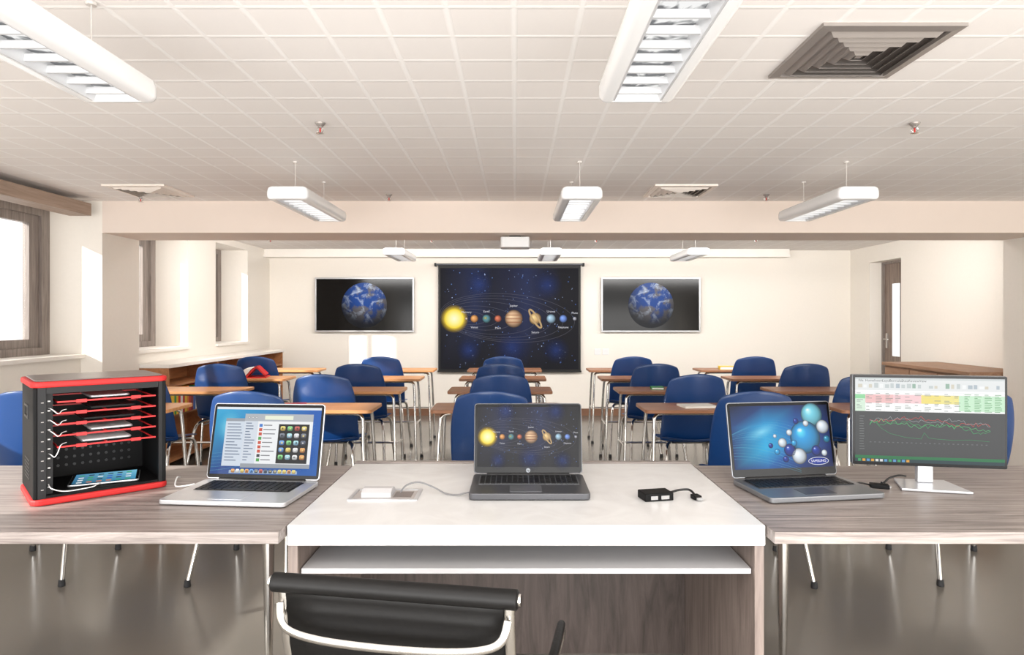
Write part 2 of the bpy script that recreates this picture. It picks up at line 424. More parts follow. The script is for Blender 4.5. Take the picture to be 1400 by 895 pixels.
box(b, 4.83, XR, YF, dy0, 0, ZC); box(b, 4.83, XR, dy1, YB, 0, ZC); box(b, 4.83, XR, dy0, dy1, dz, ZC)
box(b, 4.48, 4.83, YB1, YB2, 0, ZB)
struct('wall_right', b, M['wall'])
struct('trim_1', box(NB(), -3.46, 4.83, YB1, YB2, ZB, ZC), M['beam'])
struct('trim_2', box(NB(), -3.64, -3.46, 2.0, 5.37, 2.235, 2.335), M['pelmet'], bev=.004)
b = box(NB(), -3.55, 3.87, 9.3, YB, 2.27, ZC); box(b, -3.55, 3.87, 9.27, 9.3, 2.265, 2.30)
struct('trim_3', b, M['sill'])
struct('baseboard_back', box(NB(), -3.55, 4.83, YB-.02, YB, 0, .10), M['basebd'])
struct('baseboard_right', box(NB(), 4.81, 4.83, YB2, dy0-.02, 0, .10), M['basebd'])
b = box(NB(), -3.92, -3.60, 4.0, YB1, zs-.03, zs); box(b, -3.92, -3.52, YB2, 7.13, zs-.03, zs); box(b, -3.92, -3.52, 7.79, 8.72, zs-.03, zs)
box(b, -3.92, -3.60, .3, 3.2, zs-.03, zs)  # sill of the added, unseen daylight opening
struct('trim_4', b, M['sill'])
def window(n, y0, y1):
    z0, z1 = zs, zw
    w = struct('window_%d' % n, frame_yz(NB(), y0, y1, z0, z1, .09, -4.0, -3.90, .06), M['winframe'])
    b = frame_yz(NB(), y0+.09, y1-.09, z0+.06, z1-.06, .11, -3.98, -3.925, .07)
    ym = (y0+y1)/2; box(b, -3.975, -3.93, ym-.02, ym+.02, z0+.13, z1-.13)
    struct('window_sash', b, M['winframe'], w)
    struct('window_pane', box(NB(), -3.955, -3.95, y0+.2, y1-.2, z0+.13, z1-.13), M['pane'], w)
window(1, 4.0, YB1); window(2, YB2, 7.13); window(3, 7.79, 8.72)
# door
d = struct('door_1', box(NB(), 5.02, 5.06, dy0+.03, dy1-.03, 0.005, dz-.03), M['door'])
b = NB(); box(b, 4.99, 5.08, dy0, dy0+.03, 0, dz); box(b, 4.99, 5.08, dy1-.03, dy1, 0, dz); box(b, 4.99, 5.08, dy0+.03, dy1-.03, dz-.03, dz)
struct('door_frame', b, M['winframe'], d)
struct('door_glass', box(NB(), 5.012, 5.02, 8.60, 8.76, .9, 1.86), M['glowglass'], d)
b = NB(); box(b, 5.008, 5.02, dy1-.11, dy1-.07, 1.0, 1.2); tube(b, [(5.0, dy1-.09, 1.12), (4.97, dy1-.09, 1.12), (4.97, dy1-.19, 1.12)], .008)
struct('door_handle', b, M['chrome'], d)

# ------------------------------------------------------------------ CEILING THINGS
def fixture(label, xc, y0, y1):
    zb = 2.115; L = y1-y0
    t = thing('ceiling_light', label, 'light', (xc, (y0+y1)/2, zb), 0, 'suspended fluorescent lights')
    outer = [(.080, 0)] + [(.125-.025+.025*math.sin(a), .022-.022*math.cos(a)) for a in [R(q) for q in (15, 40, 65, 90)]] + [(.125, .05), (.118, .07), (.10, .08)]
    prof = outer + [(-x, z) for x, z in outer[::-1]]
    trough = [(-.080, .055), (.080, .055)]
    h = L/2-.03
    obj('housing', prism(NB(), [(x, -h, z) for x, z in prof+trough], (0, 2*h, 0)), M['white'], t, smooth=True)
    for s in (-1, 1):
        b = NB(); full = prof
        rings = []
        for k, (dy, sc) in enumerate(((0, 1), (.012, .99), (.024, .95), (.03, .86))):
            rings.append([b.verts.new((x*sc, s*(h+dy), .04+(z-.04)*sc)) for x, z in full])
        n = len(full)
        for q in range(3):
            for i in range(n): b.faces.new((rings[q][i], rings[q][(i+1) % n], rings[q+1][(i+1) % n], rings[q+1][i]))
        b.faces.new(rings[0]); b.faces.new(rings[3])
        obj('end_cap', b, M['white'], t, smooth=True)
    obj('reflector', box(NB(), -.078, .078, -h, h, .044, .0535), M['lamp'], t)
    b = NB(); nb = 10
    for i in range(nb):
        y = -h+2*h*(i+.5)/nb
        prism(b, [(-.078, y-.004, .010), (-.078, y+.004, .010), (-.078, y+.007, .030), (-.078, y-.007, .030)], (.156, 0, 0))
    for s in (-1, 1): prism(b, [(s*.0795, -h, .001), (s*.0795, -h, .043), (s*.064, -h, .043), (s*.073, -h, .001)], (0, 2*h, 0))
    obj('louvre', b, M['louvre'], t)
    for s in (-1, 1):
        yy = s*(h-.13)
        obj('suspension_wire', lathe(NB(), [(.0018, .08), (.0018, ZC-zb-.012), (.016, ZC-zb-.011), (.016, ZC-zb-.001)], (0, yy, 0), 8), M['wire'], t)
    return t
cols = {'n': -1.315, 'l': -1.375, 'm': .40, 'r': 2.065}
lights = [('large suspended light at the photo\'s upper left corner', 'n', 1.25, 2.2), ('large suspended light overhead beside the dark square vent', 'm', 1.25, 2.2),
    ('white suspended light in front of the beam, nearest the windows', 'l', 3.95, 4.88), ('white suspended light in front of the beam, middle one of three', 'm', 3.95, 4.88),
    ('white suspended light in front of the beam, nearest the door side', 'r', 3.95, 4.88), ('small distant light behind the beam, above the left television', 'l', 7.4, 8.3),
    ('small distant light behind the beam, above the projection screen', 'm', 7.4, 8.3), ('small distant light behind the beam, above the right television', 'r', 7.4, 8.3)]
for lb, c, y0, y1 in lights: fixture(lb, cols[c], y0, y1)

def vent(label, x0, x1, y0, y1, m):
    cx, cy = (x0+x1)/2, (y0+y1)/2; w = (x1-x0)/2
    t = thing('ceiling_vent', label, 'air vent', (cx, cy, ZC), 0, 'square ceiling vents')
    def sq(h, z): return [(-h, -h, z), (h, -h, z), (h, h, z), (-h, h, z)]
    def ring(b, h0, z0, h1, z1, th=.004):
        A = [[b.verts.new(p) for p in sq(h, z)] for h, z in ((h0, z0), (h1, z1), (h1, z1+th), (h0, z0+th))]
        for i in range(4):
            for q in range(4): b.faces.new((A[q][i], A[q][(i+1) % 4], A[(q+1) % 4][(i+1) % 4], A[(q+1) % 4][i]))
    b = NB(); ring(b, w, -.012, w*.86, -.016, .012); obj('frame', b, m, t)
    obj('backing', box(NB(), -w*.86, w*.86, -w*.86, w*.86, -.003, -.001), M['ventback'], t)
    b = NB()
    for k in range(5):
        ho = w*(.82-.16*k); ring(b, ho, -.005, ho-w*.085, -.024, .002)
    box(b, -.012, .012, -.012, .012, -.02, -.006)
    obj('louvre', b, m, t)
vent('large dark steel square vent in the ceiling at upper right', 1.02, 1.50, 2.2, 2.64, M['ventdark'])
vent('square vent coloured as brightly lit in the ceiling near the windows', -3.03, -2.57, 4.82, 5.26, M['ventlit'])
vent('square vent coloured as brightly lit in the ceiling right of the middle suspended light', 1.02, 1.48, 4.82, 5.26, M['ventlit'])

def sprinkler(label, x, y):
    t = thing('fire_sprinkler', label, 'sprinkler', (x, y, ZC), 0, 'ceiling fire sprinklers')
    obj('ceiling_cup', lathe(NB(), [(.026, -.001), (.026, -.004), (.02, -.012), (.011, -.02), (.011, -.026)]), M['ventdark'], t, smooth=True)
    b = tube(NB(), crv([(-.01, 0, -.024), (-.018, 0, -.036), (-.004, 0, -.052)], 4), .002, 6)
    tube(b, crv([(.01, 0, -.024), (.018, 0, -.036), (.004, 0, -.052)], 4), .002, 6)
    obj('yoke', b, M['chrome'], t)
    obj('glass_bulb', lathe(NB(), [(.001, -.026), (.004, -.03), (.004, -.046), (.001, -.051)], seg=8), M['red'], t)
    obj('deflector', lathe(NB(), [(.004, -.051), (.02, -.053), (.02, -.055), (.004, -.056)]), M['chrome'], t)
for lb, x, y in (('fire sprinkler on the ceiling between the two large near lights', -.98, 3.3), ('fire sprinkler on the ceiling just beyond the dark square vent', 2.0, 3.3),
    ('small fire sprinkler by the beam, beside the window-side pale vent', -2.99, 5.25), ('small fire sprinkler by the beam, right of the window-side suspended light', -1.0, 5.2),
    ('small fire sprinkler by the beam, left of the door-side suspended light', 1.98, 5.2), ('far fire sprinkler behind the beam, nearest the windows', -2.98, 8.0),
    ('far fire sprinkler behind the beam, left of the projector', -1.02, 8.0), ('far fire sprinkler behind the beam, right of the projector', .98, 8.0), ('far fire sprinkler behind the beam, nearest the door', 2.92, 8.0)):
    sprinkler(lb, x, y)

t = thing('projector', 'white box projector mounted under the ceiling beam', 'projector', (-.005, 5.75, ZB))
obj('body', plate_xy(NB(), 0, 0, .25, .2, .02, -.105, -.015), M['white'], t, bev=.006)
obj('mount', box(NB(), -.05, .05, -.05, .05, -.016, -.0005), M['black'], t)
obj('lens', tube(NB(), [(.06, .09, -.06), (.06, .115, -.06)], .025, 16), M['black'], t)

# ------------------------------------------------------------------ BACK WALL
cxs = (696.5-705)/900*9.4
t = thing('projection_screen', 'pull-down projection screen showing the solar system', 'projection screen', (cxs, 9.42, 0))
obj('casing', tube(NB(), [(-1.06, 0, 2.17), (1.06, 0, 2.17)], .014, 12), M['dgrey'], t, smooth=True)
sh = obj('screen_sheet', box(NB(), -1.02, 1.02, .01, .016, .64, 2.16), M['black'], t)
so = solar(1.98, 1.45, .0015, 'picture', ART, sh); so.location = (0, .007, 1.395)
obj('bottom_bar', tube(NB(), [(-1.03, .01, .64), (1.03, .01, .64)], .012, 10), M['black'], t)
for s in (-1, 1): obj('end_cap', box(NB(), s*1.06-.012, s*1.06+.012, -.03, .078, 2.145, 2.19), M['black'], t)
def tv(label, px):
    x = (px-705)/900*9.42
    t = thing('television', label, 'television', (x, 9.43, 0), 0, 'wall televisions')
    z0, z1, w = 1.205, 1.985, .71
    obj('housing', box(NB(), -w+.02, w-.02, 0, .068, z0+.02, z1-.02), M['black'], t)
    obj('frame', frame_xz(NB(), -w, w, z0, z1, .022, -.012, .02), M['tvframe'], t, bev=.004)
    p = obj('screen', box(NB(), -w+.022, w-.022, -.006, -.001, z0+.022, z1-.022), M['tvglass'], t)
    b = NB(); vs = [b.verts.new((math.cos(2*PI*k/48), 0, math.sin(2*PI*k/48))) for k in range(48)]; b.faces.new(vs)
    e = obj('earth_picture', b, EARTH, p, fix=False); e.location = (.0, -.0085, 1.585); e.scale = (.325, .325, .325)
tv('wall television showing planet Earth, left of the projection screen', 498)
tv('wall television showing planet Earth, right of the projection screen', 890)
for i, px in enumerate((817, 828)):
    x = (px-705)/900*9.49
    t = thing('wall_socket', ['left', 'right'][i]+' one of two small white sockets under the right television', 'socket', (x, 9.5, .92))
    obj('plate', box(NB(), -.045, .045, -.01, -.0005, -.045, .045), M['white'], t, bev=.003)
    obj('socket_face', tube(NB(), [(0, -.013, 0), (0, -.009, 0)], .028, 16), M['casegrey'], t)

# ------------------------------------------------------------------ SIDE FURNITURE
t = thing('bookcase', 'low open wooden bookcase with cream top along the window wall', 'bookcase', (0, 0, 0))
y0, y1 = 6.07, 9.05
obj('top_board', box(NB(), -3.545, -3.18, y0-.01, y1+.02, .94, .975), M['sill'], t, bev=.004)
for y in (y0, 7.07, 8.05, y1-.025): obj('upright', box(NB(), -3.529, -3.2, y, y+.02, .02, .94), M['bookwood'], t)
obj('back_panel', box(NB(), -3.545, -3.53, y0, y1, .02, .94), M['bookwood'], t)
for z in (.06, .48, .76): obj('shelf', box(NB(), -3.53, -3.205, y0+.03, y1-.03, z, z+.02), M['bookwood'], t)
ords = 'first second third fourth fifth sixth seventh eighth ninth tenth eleventh twelfth thirteenth fourteenth fifteenth sixteenth seventeenth eighteenth nineteenth twentieth'.split()
bc = [('red', (200, 34, 30)), ('white', (240, 237, 229)), ('yellow', (236, 196, 50)), ('green', (44, 140, 70)), ('dark red', (140, 24, 34)), ('black', (28, 28, 32)), ('blue', (44, 96, 180)), ('orange', (234, 126, 40))]
bm_ = {n: mat('cover_'+n.replace(' ', '_'), c, .5) for n, c in bc}
y = 6.105
order = [2, 3, 2, 0, 1, 0, 2, 7, 0, 4, 6, 1, 3, 2, 0, 5, 1, 7, 6]
for i in range(19):
    n = bc[order[i]][0]; th = random.uniform(.034, .05); h = random.uniform(.21, .25); dp = random.uniform(.17, .2)
    if 7.05 < y+th and y < 7.1: y = 7.1
    t = thing('book', '%s book, %s from the near end of the low bookcase shelf' % (n, ords[i]), 'book', (-3.185, y+th/2, .5005), 0, 'books on the low bookcase shelf')
    b = NB(); box(b, -dp, 0, -th/2+.0005, -th/2+.003, 0, h); box(b, -dp, 0, th/2-.003, th/2-.0005, 0, h); box(b, -.003, 0, -th/2+.003, th/2-.003, 0, h)
    obj('cover', b, bm_[n], t)
    obj('pages', box(NB(), -dp+.005, -.003, -th/2+.003, th/2-.003, .004, h-.004), M['paper'], t)
    y += th+.001
t = thing('low_cabinet', 'long low brown wooden cabinet against the door-side wall', 'cabinet', (0, 0, 0))
obj('top_panel', box(NB(), 4.18, 4.82, 6.07, 7.52, .87, .905), M['cabwood'], t, bev=.004)
obj('body', box(NB(), 4.22, 4.82, 6.09, 7.5, .03, .87), M['cabwood'], t)
for k in range(3):
    d = obj('door', box(NB(), 4.20, 4.219, 6.1+k*.467, 6.1+k*.467+.455, .06, .85), M['cabwood'], t, bev=.003)
    obj('handle', tube(NB(), [(4.192, 6.15+k*.467, .5), (4.192, 6.15+k*.467, .6)], .005), M['chrome'], d)

# ------------------------------------------------------------------ STUDENT CHAIRS AND DESKS
def make_chair(label):
    t = thing('student_chair', label, 'chair', (0, 0, 0), 0, 'blue student chairs')
    def back(u, v):
        a = 2*u-1; bb = 2*v-1; k = .30 if bb > 0 else .06
        x = a*math.sqrt(1-k*bb*bb)*.238*(1.0-.05*v)
        zz = bb*math.sqrt(1-(.30 if bb > 0 else .04)*a*a); z = .765+.25*zz
        q = (z-.515)/.5
        return (x, -.185-.06*q+.065*(x/.238)**2+.06*(1-q)**4, z)
    o = obj('backrest', grid(NB(), 12, 12, back), M['blue'], t, smooth=True)
    def seat(u, v):
        a = 2*u-1; bb = 2*v-1
        x = a*math.sqrt(1-.22*bb*bb)*.235; y = .03+.21*bb*math.sqrt(1-.15*a*a)
        z = .522+.022*a*a*(1-.5*v)-.02*max(0, bb)**3+.02*max(0, -bb)**3
        return (x, y, z)
    s = obj('seat', grid(NB(), 12, 12, seat), M['blue'], t, smooth=True)
    for q in (o, s):
        md = q.modifiers.new('thickness', 'SOLIDIFY'); md.thickness = .009; md.offset = 0
        md = q.modifiers.new('round', 'SUBSURF'); md.levels = 1; md.render_levels = 1
    for s in (-1, 1):
        for pts in (((s*.15, -.06, .503), (s*.19, -.13, .495), (s*.215, -.19, .44), (s*.235, -.25, .25), (s*.26, -.33, .012)),
                    ((s*.15, .08, .503), (s*.19, .15, .495), (s*.21, .185, .44), (s*.225, .2, .25), (s*.25, .22, .012))):
            l = obj('leg', tube(NB(), crv(pts, 5), .0125, 10), M['chrome'], t, smooth=True)
            e = pts[-1]; obj('foot_cap', lathe(NB(), [(.016, 0), (.018, .006), (.015, .035)], (e[0], e[1], 0), 10), M['foot'], l)
    b = NB()
    for s in (-1, 1): tube(b, [(s*.15, -.07, .503), (s*.15, .09, .503)], .010, 8)
    for yy in (-.06, .08): tube(b, [(-.15, yy, .503), (.15, yy, .503)], .009, 8)
    obj('seat_frame', b, M['chrome'], t)
    return t
def make_desk(label, m, grp):
    t = thing('student_desk', label, 'desk', (0, 0, 0), 0, grp)
    obj('tabletop', plate_xy(NB(), 0, 0, .84, .37, .03, .797, .82), m, t, bev=.004)
    for s in (-1, 1):
        for q in (-1, 1):
            l = obj('leg', tube(NB(), crv([(s*.30, q*.10, .785), (s*.345, q*.125, .775), (s*.36, q*.14, .70), (s*.375, q*.17, .3), (s*.385, q*.175, .012)], 5), .0115, 10), M['chrome'], t, smooth=True)
            obj('foot_cap', lathe(NB(), [(.015, 0), (.017, .006), (.014, .03)], (s*.385, q*.175, 0), 10), M['foot'], l)
    b = NB()
    for q in (-1, 1): tube(b, [(-.30, q*.10, .786), (.30, q*.10, .786)], .010, 8)
    for s in (-1, 1): tube(b, [(s*.372, -.16, .38), (s*.372, .16, .38)], .008, 8)
    tube(b, [(-.372, .0, .38), (.372, 0, .38)], .008, 8)
    obj('frame', b, M['chrome'], t)
    return t
columns = [((-2.65, -2.65, -2.57, -2.66), 'column along the windows'), ((-1.446, -1.35, -1.36, -1.385), 'second column from windows'), ((-.12, -.12, -.13, -.13), 'middle column'),
           ((1.306, 1.26, 1.205, 1.20), 'fourth column from windows'), ((2.5, 2.47, 2.51, 2.47), 'column on door side')]
rows = ['row nearest the white desk', 'second row from white desk', 'third row from white desk', 'row nearest the projection screen']
ch0 = None; dk = {}
for ci, (cxl, cn) in enumerate(columns):
    for ri, rn in enumerate(rows):
        j = random.Random(ci*7+ri); cx = cxl[ri]
        loc = (cx, 3.76+1.065*ri, 0); rz = R(j.uniform(-4, 4))
        lb = 'blue plastic student chair, %s, %s' % (cn, rn)
        if ch0 is None: ch0 = make_chair(lb); ch0.location = loc; ch0.rotation_euler.z = rz
        else: dup(ch0, loc, rz, lb)
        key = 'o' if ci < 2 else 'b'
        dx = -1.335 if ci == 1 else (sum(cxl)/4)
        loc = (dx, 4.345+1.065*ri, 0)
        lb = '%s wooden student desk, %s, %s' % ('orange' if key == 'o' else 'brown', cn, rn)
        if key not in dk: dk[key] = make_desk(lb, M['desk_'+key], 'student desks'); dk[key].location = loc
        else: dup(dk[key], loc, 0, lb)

# things on the student desks
t = thing('binder', 'open red box file standing on a window-side desk', 'binder', (-2.60, 6.47, .8205), R(12))
b = NB(); prism(b, [(-.13, -.12, 0), (.16, -.12, 0), (.16, -.12, .012), (-.13, -.12, .012)], (0, .24, 0)); obj('base', b, bm_['red'], t)
b = NB(); prism(b, [(-.04, -.1, .014), (-.02, -.1, .012), (.07, -.1, .11), (.05, -.1, .112)], (0, .2, 0)); prism(b, [(.05, -.1, .112), (.07, -.1, .11), (.15, -.1, .03), (.14, -.1, .02)], (0, .2, 0)); obj('lid', b, bm_['red'], t)
obj('paper_stack', prism(NB(), [(-.12, -.1, .0125), (-.045, -.1, .0125), (.03, -.1, .10), (-.04, -.1, .09)], (0, .2, 0)), M['paper'], t)
def flatbook(name, label, x, y, w, d, h, c, rz=0, z=.8205, cat='book'):
    t = thing(name, label, cat, (x, y, z), rz)
    b = box(NB(), -w/2, w/2, -d/2, d/2, 0, .003); box(b, -w/2, w/2, -d/2, d/2, h-.003, h); box(b, -w/2, -w/2+.003, -d/2, d/2, .003, h-.003)
    obj('cover', b, bm_[c], t); obj('pages', box(NB(), -w/2+.003, w/2-.004, -d/2+.004, d/2-.004, .003, h-.003), M['paper'], t)
flatbook('book', 'thin white book lying on the brown desk right of the middle column', 1.19, 4.32, .22, .15, .012, 'white', R(8))
flatbook('book', 'yellow book lying on the far door-side desk', 2.42, 7.5, .2, .15, .035, 'yellow', R(-8))
flatbook('book', 'dark red book lying on the near sunlit-toned desk', -1.46, 4.36, .14, .12, .015, 'dark red', R(15))
flatbook('book', 'green book lying on a second-row brown desk', 1.16, 5.4, .1, .12, .02, 'green', R(-5))

# ------------------------------------------------------------------ TEACHER'S DESK + SIDE TABLES
Y1, Y2 = 1.908, 2.741
t = thing('teacher_desk', 'large central desk with thick white marble top and taupe sides', 'desk', (0, 0, 0))
obj('desktop', box(NB(), -.664, .725, Y1, Y2-.02, ZT-.060, ZT), M['marble'], t, bev=.004)
obj('back_rail', box(NB(), -.664, .725, Y2-.019, Y2+.01, ZT-.062, ZT+.006), M['taupe'], t, bev=.002)
for x in (-.664, .697): obj('side_panel', box(NB(), x, x+.028, Y1+.012, Y2, 0, ZT-.061), M['taupev'], t, bev=.002)
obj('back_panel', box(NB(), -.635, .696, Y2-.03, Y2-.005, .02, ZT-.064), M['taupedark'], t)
obj('pull_out_tray', box(NB(), -.632, .694, Y1+.03, Y2-.15, .648, .664), M['tray'], t, bev=.002)
def side_table(label, x0, x1, legs):
    t = thing('side_table', label, 'table', (0, 0, 0), 0)
    obj('tabletop', box(NB(), x0, x1, 1.85, 2.69, ZT-.034, ZT-.001), M['taupe'], t, bev=.0015)
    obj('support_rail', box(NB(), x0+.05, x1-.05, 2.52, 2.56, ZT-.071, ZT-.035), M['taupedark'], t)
    for x, y in legs:
        obj('leg', lathe(NB(), [(.012, 0), (.014, .01), (.024, .55), (.026, ZT-.035)], (x, y, 0), 16), M['chrome'], t, smooth=True)
side_table('taupe wood table left of the marble desk, carrying the black charging cabinet', -2.15, -.667, ((-.975, 2.60), (-2.08, 2.60), (-2.08, 1.93)))
side_table('taupe wood table right of the marble desk, carrying the monitor', .728, 2.25, ((1.055, 2.60), (2.18, 2.60), (2.18, 1.93)))

# ------------------------------------------------------------------ LAPTOPS
def laptop(label, loc, rz, w, d, th, lh, lean, mb, artfn, bez, numpad=False, mbezel='bezel'):
    t = thing('laptop', label, 'laptop', loc, rz, None)
    obj('base', plate_xy(NB(), 0, 0, w, d, .016, .003, th), M[mb], t, bev=.003)
    for sx in (-1, 1):
        for sy in (-1, 1): obj('rubber_foot', lathe(NB(), [(.008, 0), (.008, .004)], (sx*(w/2-.03), sy*(d/2-.03), 0), 10), M['foot'], t)
    kw = w*.86 if numpad else w*.78; kd = d*.42; ky = d*.17
    obj('keyboard_well', plate_xy(NB(), 0, ky, kw+.008, kd+.008, .004, th-.001, th+.0006), M['keyblack' if mb == 'silver' else 'mgrey' if mb == 'dgrey' else 'dgrey'], t)
    b = NB(); nr = 6; nc = 18 if numpad else 14
    for r_ in range(nr):
        y0_ = ky+kd/2-kd*(r_+1)/nr
        c = 0
        while c < nc:
            span = 5 if (r_ == nr-1 and c == 4) else 1
            x0_ = -kw/2+kw*c/nc; x1_ = x0_+kw*span/nc
            box(b, x0_+.0018, x1_-.0018, y0_+.002, y0_+kd/nr-.002, th+.0004, th+.0035)
            c += span
    obj('keyboard', b, M['keyblack'], t)
    obj('touchpad', plate_xy(NB(), -.03*w if numpad else 0, -d*.27, w*.27, d*.3, .005, th-.0005, th+.0008), M['silver' if mb == 'silver' else 'mgrey' if mb == 'dgrey' else 'dgrey'], t)
    obj('hinge', tube(NB(), [(-w*.38, d/2-.006, th), (w*.38, d/2-.006, th)], .006, 10), M['keyblack'], t)
    lid = obj('lid', plate_xz(NB(), 0, lh/2, w, lh, .012, 0, .007), M[mb], t, bev=.0015)
    lid.location = (0, d/2-.004, th+.002); lid.rotation_euler = (-lean, 0, 0)
    obj('bezel', plate_xz(NB(), 0, lh/2, w-.006, lh-.006, .01, -.0012, .0), M[mbezel], lid)
    W, H = w-2*bez[0], lh-bez[1]-bez[2]
    a = artfn(W, H, lid); a.location = (0, -.0016, bez[2]+H/2)
    return t, lid, a
def art_mac(W, H, par):
    a = Art(.00016); rnd = random.Random(5)
    X = lambda u: (u-.5)*W
    Y = lambda v: (.5-v)*H
    a.poly([(X(0), Y(1)), (X(1), Y(1)), (X(1), Y(0)), (X(0), Y(0))], [(8, 60, 130), (14, 90, 170), (20, 90, 180), (50, 170, 215)], 0)
    a.stops(X(.14), Y(.3), W*.14, H*.28, [(0, (150, 235, 250, .8)), (1, (60, 180, 220, 0))], 1)
    a.stops(X(.86), Y(.72), W*.13, H*.25, [(0, (10, 50, 140, .8)), (1, (20, 90, 180, 0))], 1)
    for k in range(6): a.line([(X(u/20), Y(.95-.05*k-.5*(u/20)**1.5)) for u in range(0, 20)], .003*W, (120, 210, 240, .3), 1)
    a.rect(X(0), Y(.035), X(1), Y(0), (225, 232, 238), 1)
    def win(u0, v0, u1, v1, c, L): a.rect(X(u0), Y(v1), X(u1), Y(v0), c, L)
    win(.10, .17, .40, .88, (206, 216, 228), 2); win(.10, .17, .40, .215, (150, 156, 164), 3)
    for i in range(13): win(.12, .25+i*.045, .12+rnd.uniform(.08, .15), .262+i*.045, (90, 105, 130), 3)
    win(.28, .10, .93, .90, (236, 238, 240), 4); win(.28, .10, .93, .21, (176, 180, 186), 5); win(.47, .125, .74, .185, (232, 236, 214), 6)
    for i in range(3): a.stops(X(.32+i*.035), Y(.155), .011*W, .011*W, [(0, (245, 245, 245)), (1, (120, 124, 130))], 6, 12)
    win(.28, .21, .41, .84, (210, 218, 228), 5)
    for i in range(14): win(.295, .235+i*.042, .295+rnd.uniform(.04, .10), .248+i*.042, (100, 115, 140), 6)
    for i in range(9):
        v = .25+i*.064
        win(.425, v, .455, v+.045, rnd.choice([(60, 120, 200), (200, 80, 60), (80, 160, 80), (60, 60, 70), (230, 170, 50)]), 6)
        win(.465, v+.012, .465+rnd.uniform(.07, .12), v+.026, (120, 120, 126), 6)
    win(.61, .25, .90, .83, (16, 18, 22), 6)
    pal = [(110, 190, 110), (80, 140, 220), (230, 190, 90), (200, 200, 205), (180, 70, 60), (90, 96, 110), (240, 240, 240), (225, 140, 70), (60, 70, 90), (150, 200, 230)]
    def icon(u, v, du, dv, L):
        c = rnd.choice(pal); hi = tuple(min(255, q+50) for q in c); lo = tuple(int(q*.7) for q in c)
        cx, cy, w2, h2 = X(u+du/2), Y(v+dv/2), du*W, dv*H
        pts = [(cx+x, cy+y) for x, y in rr(w2, h2, min(w2, h2)*.25, 2)]
        a.poly(pts, [hi if p[1] > cy else lo for p in pts], L)
        c2 = rnd.choice([(255, 255, 255), (40, 50, 60), (250, 230, 150)])
        a.stops(cx+rnd.uniform(-.1, .1)*w2, cy, w2*rnd.uniform(.15, .3), h2*rnd.uniform(.15, .3), [(0, c2+(.85,)), (1, c2+(.4,))], L+1, 8)
    for r_ in range(5):
        for c_ in range(4): icon(.628+c_*.067, .28+r_*.106, .046, .068, 7)
    win(.28, .84, .93, .90, (150, 156, 164), 6)
    win(.18, .94, .82, .985, (190, 210, 225, .7), 3)
    for i in range(14): icon(.2+i*.044, .922, .034, .055, 4)
    return a.done('display', ARTN, par)
def art_spheres(W, H, par):
    a = Art(.00016); rnd = random.Random(8)
    X = lambda u: (u-.5)*W
    Y = lambda v: (.5-v)*H
    cs = [[(2, 16, 48), (4, 50, 110), (4, 40, 100), (3, 12, 46)], [(5, 60, 120), (20, 150, 210), (6, 86, 165), (4, 28, 86)], [(5, 50, 110), (24, 170, 220), (10, 86, 170), (5, 36, 100)], [(5, 40, 96), (12, 90, 160), (6, 46, 110), (3, 20, 72)]]
    for j in range(3):
        for i in range(3):
            a.poly([(X(i/3), Y((j+1)/3)), (X((i+1)/3), Y((j+1)/3)), (X((i+1)/3), Y(j/3)), (X(i/3), Y(j/3))], [cs[j+1][i], cs[j+1][i+1], cs[j][i+1], cs[j][i]], 0)
    for k in range(16):
        P = [(X(.0+u/24), Y(.45+.03*k-.28*math.sin(u/24*3.0+.12*k)*(1-.05*k)+.3*(u/24)**2)) for u in range(0, 17)]
        a.line(P, (.002+.0007*(k % 4)*2)*W, (110, 215, 245, .12+.06*(k % 3)), 1+(k % 2)*.5)
    a.stops(X(.3), Y(.42), .22*W, .08*W, [(0, (160, 240, 255, .6)), (1, (60, 180, 230, 0))], 2, 24, R(20))
    def ball(u, v, r, c, L=3):
        hi = tuple(min(255, int(q*1.15)+60) for q in c); lo = tuple(int(q*.3) for q in c); md = tuple(int(q*.8) for q in c)
        a.stops(X(u), Y(v), r*W, r*W, [(0, hi), (.35, c), (.75, md), (1, lo)], L, 28, off=(-.35, .4))
        a.stops(X(u)-.32*r*W, Y(v)+.42*r*W, .2*r*W, .14*r*W, [(0, (255, 255, 255, .95)), (1, (255, 255, 255, 0))], L+1, 12)
    B = (40, 160, 225); D = (14, 52, 150); Wt = (225, 236, 245); Tq = (120, 210, 230)
    for q in ((.83, .16, .11, Tq, 3), (.74, .52, .155, B, 4), (.93, .36, .065, Wt, 7), (.96, .56, .035, (24, 130, 170), 3), (.57, .72, .06, D, 7), (.66, .82, .075, Wt, 7), (.50, .60, .045, Wt, 7), (.58, .44, .03, Wt, 7),
              (.38, .64, .024, D, 5), (.84, .74, .05, D, 7), (.92, .78, .03, Wt, 7), (.44, .74, .028, B, 5), (.52, .86, .03, D, 7), (.66, .26, .028, D, 5), (.43, .49, .018, Wt, 5), (.76, .30, .03, Wt, 5), (.62, .61, .03, B, 8)): ball(*q)
    cx, cy = X(.85), Y(.905)
    a.stops(cx, cy, .105*W, .036*W, [(0, (240, 244, 250)), (1, (240, 244, 250))], 9.5, 28)
    a.stops(cx, cy, .100*W, .032*W, [(0, (22, 60, 170)), (1, (14, 44, 140))], 10, 28)
    a.text('SAMSUNG', cx, cy, .034*W, (250, 250, 255), 11)
    return a.done('display', ARTN, par)
zt = ZT+.0003
t1, l1, _ = laptop('silver laptop showing overlapping app windows, beside the charging cabinet', (-.928, 2.238, zt-.001), R(-5.4), .425, .285, .018, .272, R(13), 'silver', art_mac, (.012, .014, .016))
t2, l2, _ = laptop('dark grey laptop showing the solar system on the marble desk', (.046, 2.30, zt), R(0), .402, .275, .024, .258, R(10), 'dgrey', lambda W, H, p: solar(W, H, .00016, 'display', ARTN, p), (.012, .014, .024), True)
